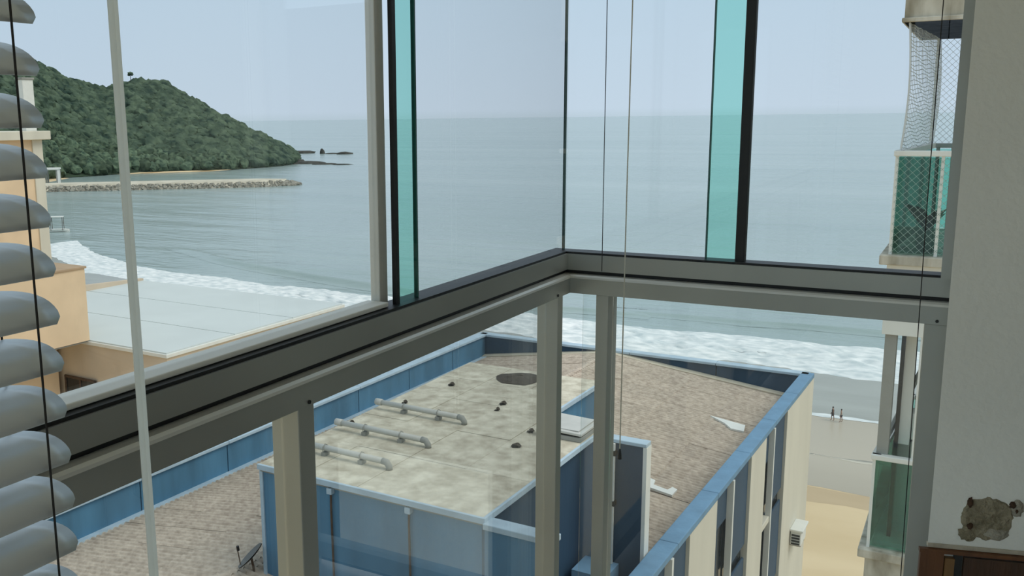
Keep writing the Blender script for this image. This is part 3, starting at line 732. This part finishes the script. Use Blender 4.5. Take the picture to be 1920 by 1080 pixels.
# ------------------------------------------------------------------ two people at the water's edge
skin = mat('skin', (150, 112, 88), .6, 0, .05, 8)
hair = mat('dark_hair', (36, 30, 28), .7, 0, .1, 10)
def person(loc, rz, hgt, label, shirt, shorts, step, fem):
    t = thing('person', label, 'person', loc, rz, None)
    k = hgt/1.75
    V = {}; vs = []; es = []; rad = []
    def J(n_, p, r_, par=None):
        V[n_] = len(vs); vs.append(Vector(p)*k); rad.append(r_*k)
        if par is not None: es.append((V[par], V[n_]))
    sw = .19 if not fem else .165
    J('pelvis', (0, 0, .95), .125); J('waist', (0, 0, 1.1), .11 if fem else .12, 'pelvis'); J('chest', (0, .0, 1.30), .135, 'waist'); J('neckb', (0, 0, 1.45), .07, 'chest')
    J('neck', (0, .01, 1.52), .05, 'neckb'); J('jaw', (0, .02, 1.585), .062, 'neck'); J('head', (0, .01, 1.65), .082, 'jaw'); J('crown', (0, 0, 1.71), .06, 'head')
    J('nose', (0, .10, 1.63), .014, 'head')
    for s_ in (-1, 1):
        n_ = 'l' if s_ < 0 else 'r'
        J(n_+'ear', (s_*.085, 0, 1.63), .016, 'head')
        J(n_+'sh', (s_*sw, 0, 1.41), .058, 'neckb'); f = .06*s_*step
        J(n_+'el', (s_*(sw+.06), -f*.5, 1.12), .042, n_+'sh'); J(n_+'wr', (s_*(sw+.05), f+.08, .88), .028, n_+'el'); J(n_+'pm', (s_*(sw+.05), f+.10, .80), .032, n_+'wr')
        for q, (dx, l_) in enumerate(((-.025, .07), (-.008, .085), (.009, .08), (.025, .062))):
            J(n_+'f%d' % q, (s_*(sw+.05), f+.105+dx, .80-l_*.55), .009, n_+'pm'); J(n_+'g%d' % q, (s_*(sw+.045), f+.115+dx, .80-l_), .008, n_+'f%d' % q)
        J(n_+'th', (s_*(sw+.03), f+.15, .79), .010, n_+'pm')
        J(n_+'hip', (s_*.09, 0, .90), .09, 'pelvis'); J(n_+'kn', (s_*.10, .10*s_*step, .50), .058, n_+'hip'); J(n_+'an', (s_*.10, .12*s_*step-.03, .09), .038, n_+'kn')
        J(n_+'toe', (s_*.12, .12*s_*step+.13, .03), .030, n_+'an')
    me = bpy.data.meshes.new('body'); me.from_pydata([tuple(v) for v in vs], es, []); me.materials.append(skin)
    o = bpy.data.objects.new('body', me); COL.objects.link(o); o.parent = t
    md = o.modifiers.new('skin', 'SKIN'); md.use_smooth_shade = True
    for i, d in enumerate(me.skin_vertices[0].data): d.radius = (rad[i], rad[i]); d.use_root = (i == 0)
    sb = o.modifiers.new('sub', 'SUBSURF'); sb.levels = 1; sb.render_levels = 1
    def ring(name, secs, m, n_=16):
        mb = MB()
        for z, rx, ry in secs:
            for j in range(n_): mb.v.append((rx*k*math.cos(2*math.pi*j/n_), ry*k*math.sin(2*math.pi*j/n_), z*k))
        for i in range(len(secs)-1):
            for j in range(n_): mb.f.append((i*n_+j, i*n_+(j+1) % n_, (i+1)*n_+(j+1) % n_, (i+1)*n_+j))
        return obj(name, mb, m, t, True)
    if shirt: ring('shirt', [(.92, .165, .135), (1.1, .15, .125), (1.3, .185, .145), (1.42, .17, .10), (1.47, .085, .075)], shirt)
    ring('shorts', [(1.02, .15, .13), (.95, .165, .145), (.85, .185, .155), (.62 if not fem else .78, .19, .15)], shorts)
    ring('hair', [(1.60, .088, .085), (1.66, .095, .092), (1.72, .082, .08), (1.755, .04, .04), (1.76, .001, .001)], hair)
    for s_ in (-1, 1): obj('eye', MB().tube([(s_*.03*k, .08*k, 1.65*k), (s_*.03*k, .093*k, 1.65*k)], .009*k, 6), hair, t)
    obj('mouth', MB().tube([(-.022*k, .085*k, 1.585*k), (.022*k, .085*k, 1.585*k)], .005*k, 5), rust, t)
    return t
navy_c = mat('navy_cloth', (40, 46, 58), .8, 0, .1, 20); pale_c = mat('pale_cloth', (196, 190, 180), .8, 0, .06, 20)
person((-13.15, 117.2, .02), 1.9, 1.72, 'person in dark clothes walking along the foam line', navy_c, navy_c, 1, False)
person((-12.2, 117.0, .02), 1.7, 1.62, 'person in a pale top walking beside the dark-clothed one', pale_c, navy_c, -1, True)

# ------------------------------------------------------------------ our room
FLZ = R(-1.66); CZ = R(.98)
floor_m = mat('floor_tile', (226, 222, 212), .35, 0, .05, 2)
ROOM = [(-1.13, -3.3), (2.6, -3.3), (2.6, 3.28), (.0, 2.70), (-1.13, 2.70)]
struct(obj('floor', MB().prism(ROOM, FLZ-.2, FLZ), floor_m))
struct(obj('ceiling', MB().prism(ROOM, CZ, CZ+.2), mat('ceiling_paint', (238, 238, 232), .9, 0, .02, 2)))
wb = MB().box(-1.16, -.6, -3.4, -3.2, FLZ, CZ); wb.box(2.2, 2.6, -3.4, -3.2, FLZ, CZ); wb.box(-.6, 2.2, -3.4, -3.2, CZ-.25, CZ)
struct(obj('wall_back', wb, wallm))
w4 = struct(bpy.data.objects.new('window_added_back', None), 'wide glass door added in the unseen back wall to light the room'); COL.objects.link(w4); w4.location = (.8, -3.3, FLZ)  # opening behind the eye, made up to bring daylight into the room
for i in range(3): obj('pane', MB().box(-1.36+i*.92, -.48+i*.92, -.004, .004, .05, CZ-.3-FLZ), clear, w4); obj('stile', MB().box(-1.40+i*.92, -1.36+i*.92, -.02, .02, 0, CZ-.25-FLZ), alu, w4)
ws = MB().box(2.5, 2.7, -3.2, -2.6, FLZ, CZ); ws.box(2.5, 2.7, .5, 3.2, FLZ, CZ); ws.box(2.5, 2.7, -2.6, .5, CZ-.25, CZ)
struct(obj('wall_side', ws, wallm))
w5 = struct(bpy.data.objects.new('window_added_side', None), 'wide window added in the unseen side wall to light the room'); COL.objects.link(w5); w5.location = (2.6, -1.0, FLZ)  # second made-up opening, out of view, for more daylight indoors
for i in range(3): obj('pane', MB().box(-.004, .004, -1.56+i*1.06, -.54+i*1.06, .05, CZ-.3-FLZ), clear, w5); obj('stile', MB().box(-.02, .02, -1.60+i*1.06, -1.56+i*1.06, 0, CZ-.25-FLZ), alu, w5)
struct(obj('wall_left', MB().box(-1.16, -1.0, -3.4, -3.1, FLZ, CZ), wallm))
# right-hand wall: set at a slant from the jamb
ang = math.radians(16.1)
W0 = Vector((-.046, 2.495, 0)); wd = Vector((math.cos(ang), math.sin(ang), 0)); wn = Vector((-math.sin(ang), math.cos(ang), 0))
def wq(s_, d, z): p = W0+wd*s_+wn*d; return (p.x, p.y, R(z))     # along the wall, into it, height
def wbox(s0, s1, d0, d1, z0, z1):
    mb = MB(); v = [wq(s_, d, z) for s_ in (s0, s1) for d in (d0, d1) for z in (z0, z1)]
    return mb.add(v, [(0, 1, 3, 2), (4, 6, 7, 5), (0, 4, 5, 1), (2, 3, 7, 6), (0, 2, 6, 4), (1, 5, 7, 3)])
wmb = MB().prism([(W0+wd*a+wn*d)[:2] for a, d in ((0, 0), (2.7, 0), (2.7, .2), (.062, .2))], R(-1.66), R(.98))
wall_r = struct(obj('wall_right', wmb, wallm))
pl = mat('bare_plaster', (128, 120, 96), .95, 0, .15, 30, .6, 70, rgb2=(166, 156, 132), detail=9)
pm_ = MB()
def dmg(u, v):
    a = u*2*math.pi; rr = v*(1+.22*noise.noise((math.cos(a)*2.3, math.sin(a)*2.3, 4))+.1*noise.noise((math.cos(a)*6, math.sin(a)*6, 1)))
    return wq(.126+.056*rr*math.cos(a), -.0035+.006*noise.noise((rr*math.cos(a)*4, rr*math.sin(a)*4, 2))*(1 if v < .95 else .0)+(.004 if v > .98 else 0), -.968+.055*rr*math.sin(a))
pm_.grid(dmg, 48, 12)
o = obj('plaster_scar', pm_, pl, wall_r); o['label'] = 'rough patch of bare brownish plaster on the grey wall'
fl = mat('pale_filler', (164, 158, 142), .95, 0, .1, 30, .5, 60)
def flake(name, s0, z0, rs, rz_, seed, m, d=-.006):
    mb = MB()
    def F(u, v):
        a = u*2*math.pi; rr = v*(1+.4*noise.noise((math.cos(a)*2+seed, math.sin(a)*2, seed)))
        return wq(s0+rs*rr*math.cos(a), d*(1-v*v)-.001, z0+rz_*rr*math.sin(a))
    mb.grid(F, 20, 4); return obj(name, mb, m, wall_r)
flake('filler_patch', .145, -1.005, .030, .016, 3, fl, -.009); flake('filler_patch', .186, -.935, .014, .022, 6, fl, -.008)
holem = mat('wall_hole', (66, 46, 30), .95, 0, .3, 40)
flake('hole', .176, -.928, .008, .009, 8, holem, -.011); flake('hole', .184, -.940, .005, .009, 9, holem, -.011); flake('hole', .085, -.930, .007, .014, 10, holem, -.010); flake('hole', .088, -.990, .008, .010, 11, holem, -.010)
flake('filler_patch', .085, -1.008, .02, .022, 12, pl, -.008)
struct(obj('trim_1', wbox(0, 2.0, -.004, .01, -1.052, -1.042), mat('beige_filler', (190, 180, 160), .9, 0, .1, 20, .3, 40)), 'beige ragged joint between the grey wall and the wood')
# brown wooden cabinet
wood = mat('brown_wood', (98, 58, 24), .45, 0, .25, 5, .1, 20, stretch=(6, 6, .6), detail=6)
wood_d = mat('dark_brown_wood', (64, 37, 13), .45, 0, .2, 5, .1, 20, stretch=(6, 6, .6))
cb = thing('wooden_cabinet', 'dark brown wooden cabinet standing against the right wall', 'cabinet', wq(.9, 0, -1.66))
def cbox(*a):
    mb = wbox(*a); L0 = Vector(wq(.9, 0, -1.66)); mb.v = [tuple(Vector(v)-L0) for v in mb.v]; return mb
obj('side_stile', cbox(-.018, .035, -.014, -.001, -1.66, -1.056), wood, cb)
obj('moulding', cbox(.037, .058, -.018, -.001, -1.66, -1.072), mat('worn_wood', (122, 88, 46), .5, 0, .2, 8, stretch=(6, 6, .6)), cb)
obj('groove', cbox(.058, .078, -.006, -.001, -1.66, -1.060), black, cb)
obj('door', cbox(.080, .60, -.012, -.001, -1.66, -1.068), wood_d, cb)
obj('door', cbox(.605, 1.12, -.012, -.001, -1.66, -1.068), wood_d, cb)
obj('top', cbox(-.020, 1.14, -.015, -.001, -1.062, -1.053), wood, cb)
for s_ in (.56, .645): obj('knob', MB().tube([Vector(wq(s_, -.016, -1.25))-Vector(wq(.9, 0, -1.66)), Vector(wq(s_, -.04, -1.25))-Vector(wq(.9, 0, -1.66))], .014, 10), alu, cb)

# tall brown cupboard out of view, added so that its reflection darkens the left rail
wd0 = (1.45, 2.3, FLZ)
wdr = thing('unseen_wardrobe', 'tall brown wooden cupboard added out of view to darken the left rail', 'unseen_wardrobe', wd0, ang)
obj('carcass', MB().box(-.62, .95, -.28, .30, .06, 2.35, .004), wood_d, wdr)
obj('plinth', MB().box(-.60, .93, -.25, .28, 0, .06), wood_d, wdr)
for i in range(3):
    d_ = obj('door', MB().box(-.61+i*.52, -.10+i*.52, -.305, -.282, .08, 2.33, .003), wood, wdr)
    obj('handle', MB().tube([(-.15+i*.52, -.33, 1.0), (-.15+i*.52, -.33, 1.2)], .008, 8), alu, d_)

# ------------------------------------------------------------------ balcony rails and glazing
XL, YR = -1.047, 2.618                 # inner faces of the two rails
y0_, x1_ = -3.1, -.046
def rail(name, label, axis):
    t = thing(name, label, 'railing', (XL, YR, FLZ))
    def sw(prof, m, part):
        # prof: (outward, z from the eye); left rail runs along y, front rail along x
        if axis == 'y':
            mb = MB().ext([(-a, z) for a, z in prof], (0, y0_-YR, R(0)-FLZ), (0, 0, R(0)-FLZ), (1, 0, 0))
            for i, v in enumerate(mb.v[len(prof):]):                # mitre the corner
                mb.v[len(prof)+i] = (v[0], v[1]-v[0], v[2])
        else:
            mb = MB().ext([(a, z) for a, z in prof], (0, 0, R(0)-FLZ), (x1_-XL, 0, R(0)-FLZ), (0, 1, 0))
            for i, v in enumerate(mb.v[:len(prof)]): mb.v[i] = (v[0]-v[1], v[1], v[2])
        return obj(part, mb, m, t)
    sw([(.006, -.452), (.075, -.452), (.075, -.404), (.006, -.404)], alu, 'track')
    sw([(.012, -.404), (.070, -.404), (.070, -.398), (.012, -.398)], black, 'gasket')
    sw([(.016, -.463), (.065, -.463), (.065, -.452), (.016, -.452)], black, 'joint')
    sw([(-.010, -.519), (.075, -.519), (.075, -.463), (.012, -.463), (-.006, -.466), (-.010, -.470)], alu, 'handrail')
    sw([(-.0125, -.4735), (-.0085, -.4735), (-.0055, -.468), (.014, -.465), (.014, -.4625), (-.006, -.4635), (-.0115, -.468)], alu_light, 'handrail_glint')  # highlight along the handrail's top edge put in as a pale strip
    sw([(.0, -1.60), (.06, -1.60), (.06, -1.54), (.0, -1.54)], alu, 'bottom_rail')
    return t
def post(t, x0, x1, y0, y1):
    obj('post', MB().box(x0-XL, x1-XL, y0-YR, y1-YR, 0, R(-.519)-FLZ, .002), alu, t)
rl = rail('balcony_railing', 'grey aluminium balcony railing of the long left side, with square posts below', 'y')
post(rl, XL-.058, XL+.006, 1.303, 1.350); post(rl, XL-.060, XL+.006, 2.526, 2.564); post(rl, XL-.075, XL+.006, 0.0, .05)
post(rl, XL-.075, XL+.006, -1.4, -1.35)
for y in (1.33, 2.515, .02): obj('screw', MB().tube([(.008, y-YR, R(-.512)-FLZ), (.0125, y-YR, R(-.512)-FLZ)], .004, 8), black, rl)
rr_ = rail('balcony_railing', 'grey aluminium balcony railing of the short front side, ending at the grey wall', 'x')
post(rr_, -.957, -.919, YR-.004, YR+.075); post(rr_, -.098, x1_, YR-.004, YR+.06)
obj('screw', MB().tube([(-.07-XL, -.0125, R(-.510)-FLZ), (-.07-XL, -.008, R(-.510)-FLZ)], .004, 8), black, rr_)
for y0, y1 in ((-3.0, -1.45), (-1.3, 0.0), (.055, 1.30), (1.353, 2.523)):
    p = obj('guard_pane', MB().box(-.034, -.028, y0-YR, y1-YR, R(-1.55)-FLZ, R(-.519)-FLZ), guard_glass, rl)
for x0, x1 in ((-1.01, -.960), (-.916, -.10)):
    obj('guard_pane', MB().box(x0-XL, x1-XL, .028, .034, R(-1.55)-FLZ, R(-.519)-FLZ), guard_glass, rr_)
# window jamb on the wall end
jm = struct(obj('trim_2', MB().box(-.070, -.044, YR-.02, YR+.08, R(-.404), CZ), alu), 'grey aluminium jamb at the end of the front railing')
struct(obj('trim_3', MB().box(-1.13, -1.03, -3.1, YR+.08, R(.90), CZ), alu), 'head track of the left glazing')
struct(obj('trim_4', MB().box(-1.03, -.046, YR-.01, YR+.08, R(.90), CZ), alu), 'head track of the front glazing')

GT, GB = R(.90), R(-.400)
# left glazing: near panel with aluminium stile and bottom bar, far panel with black seal and green edge strip
wl = struct(bpy.data.objects.new('window_1', None), 'left side glazing: clear near pane in a pale frame'); COL.objects.link(wl); wl.location = (-1.09, 1.0, GB)
def at(o, mb): 
    L0 = Vector(o.location); mb.v = [tuple(Vector(v)-L0) for v in mb.v]; return mb
obj('pane', at(wl, MB().box(-1.112, -1.106, -3.1, 1.668, GB-.0, GT)), clear, wl)
obj('stile', at(wl, MB().box(-1.122, -1.098, 1.668, 1.700, GB-.0, GT, .002)), alu_light, wl)
obj('bottom_bar', at(wl, MB().box(-1.130, -1.076, -3.1, 1.668, GB+.003, GB+.013, .002)), white, wl)
w2 = struct(bpy.data.objects.new('window_2', None), 'left side glazing: far pane with a black seal and a green strip'); COL.objects.link(w2); w2.location = (-1.08, 2.2, GB)
obj('seal', at(w2, MB().box(-1.087, -1.077, 1.701, 1.715, GB, GT)), black, w2)
obj('green_strip', at(w2, MB().box(-1.085, -1.077, 1.716, 1.790, GB, GT)), teal, w2)
obj('pane', at(w2, MB().box(-1.085, -1.077, 1.795, YR+.04, GB, GT)), clear, w2)
obj('strip_edge', at(w2, MB().box(-1.086, -1.076, 1.790, 1.794, GB, GT)), mat('pane_edge', (58, 92, 88), .3, 0, .1, 4), w2)
obj('corner_edge', at(w2, MB().box(-1.085, -1.077, YR+.040, YR+.044, GB, GT)), MATS['pane_edge'], w2)
w3 = struct(bpy.data.objects.new('window_3', None), 'front glazing with a green strip, a black stile and a clear pane'); COL.objects.link(w3); w3.location = (-.6, 2.655, GB)
obj('pane', at(w3, MB().box(-1.074, -.655, 2.656, 2.664, GB, GT)), clear, w3)
obj('strip_edge', at(w3, MB().box(-.655, -.6515, 2.655, 2.665, GB, GT)), MATS['pane_edge'], w3)
obj('green_strip', at(w3, MB().box(-.6515, -.572, 2.656, 2.664, GB, GT)), teal, w3)
obj('stile', at(w3, MB().box(-.572, -.546, 2.648, 2.672, GB, GT, .002)), black, w3)
obj('pane', at(w3, MB().box(-.546, -.070, 2.656, 2.664, GB, GT)), clear, w3)

# ------------------------------------------------------------------ venetian blind
slat_m = mat('silver_grey_slat', (212, 219, 223), .43, .75, .03, 4)
bl = thing('venetian_blind', 'silver grey venetian blind with wide curved slats hanging at the window', 'blind', (-.70, .2, R(-1.0)))
def slat_mesh():
    mb = MB(); nw = 10; W_ = .049; th = math.radians(37)
    def sec(t, lo):                       # t 0 outer/high .. 1 inner/low
        x = (t-.5)*W_; z = .0085*(1-(2*t-1)**2)-(0.0006 if lo else 0)
        return x*math.cos(th)+z*math.sin(th), -x*math.sin(th)+z*math.cos(th)
    yend = .334; ystart = -.75
    def end_y(t):                         # rounded end
        return yend-.003-.030*(1-t)**2.2-.006*max(0, (t-.84)/.16)**2
    o = 0
    for lo in (0, 1):
        for yi in (0, 1, 2):
            for i in range(nw+1):
                t = i/nw; x, z = sec(t, lo); y = ystart if yi == 0 else (end_y(t)-.02 if yi == 1 else end_y(t))
                mb.v.append((x, y, z))
    n1 = nw+1
    for lo in (0, 1):
        b = lo*3*n1
        for yi in (0, 1):
            for i in range(nw): mb.f.append((b+yi*n1+i, b+yi*n1+i+1, b+(yi+1)*n1+i+1, b+(yi+1)*n1+i))
    for i in range(nw): mb.f.append((2*n1+i, 2*n1+i+1, 5*n1+i+1, 5*n1+i))
    for e_ in (0, nw):
        for yi in (0, 1): mb.f.append((yi*n1+e_, (yi+1)*n1+e_, 3*n1+(yi+1)*n1+e_, 3*n1+yi*n1+e_))
    return mb.mesh('slat')
sme = slat_mesh(); sme.materials.append(slat_m)
for p_ in sme.polygons: p_.use_smooth = p_.index < 40        # broad faces smooth, cut ends and rims crisp
PITCH = .0420
for i in range(36):
    z = .0955+14*PITCH - i*PITCH
    if z < -.86 or z > .80: continue
    o = bpy.data.objects.new('slat', sme); COL.objects.link(o); o.parent = bl
    o.location = (0, 0, z+1.0); o.rotation_euler = (0, random.uniform(-.02, .02), random.uniform(-.002, .002))
cord_m = mat('dark_cord', (34, 32, 30), .8, 0, .1, 30)
pale_cord = frosted('pale_cord', (214, 212, 202))
for y in (.302, -.25):
    obj('ladder_cord', MB().tube([(.024, y, 1.85), (.024, y, .13)], .0011, 6), cord_m, bl)
    obj('ladder_cord', MB().tube([(-.026, y, 1.85), (-.026, y, .13)], .0011, 6), cord_m, bl)
obj('headrail', MB().box(-.028, .028, -.75, 2.5, 1.85, 1.90, .003), alu_light, bl)
obj('bottom_rail', MB().box(-.022, .022, -.75, .345, .105, .125, .004), slat_m, bl)
obj('wand', MB().tube([(.04, .389, 1.84), (.04, .392, 1.1), (.04, .396, .40)], .0047, 6), frosted('wand_plastic', (240, 242, 238)), bl)
# lift cords of the front blind, hanging by the corner
fb = thing('front_blind', 'raised front blind with thin lift cords hanging past the railing corner', 'blind', (-.5, 2.45, R(.80)))
obj('headrail', MB().box(-.50, .43, -.03, .03, .05, .10, .003), alu_light, fb)
for i in range(5): obj('slat', MB().box(-.49, .42, -.025, .025, .043-.004*i, .0455-.004*i), slat_m, fb)
obj('lift_cord', MB().tube([(-.384, 0, .05), (-.382, 0, -1.22)], .0011, 6), cord_m, fb)
obj('lift_cord', MB().tube([(-.312, 0, .05), (-.317, 0, -1.0), (-.318, 0, -1.72)], .0017, 6), pale_cord, fb)
obj('lift_cord', MB().tube([(.392, 0, .05), (.394, 0, -1.0), (.404, 0, -2.0)], .0012, 6), cord_m, fb)
obj('cord_end', MB().tube([(-.318, 0, -1.72), (-.318, 0, -1.735), (-.318, 0, -1.75)], .006, 8, [.002, .005, .006]), black, fb)
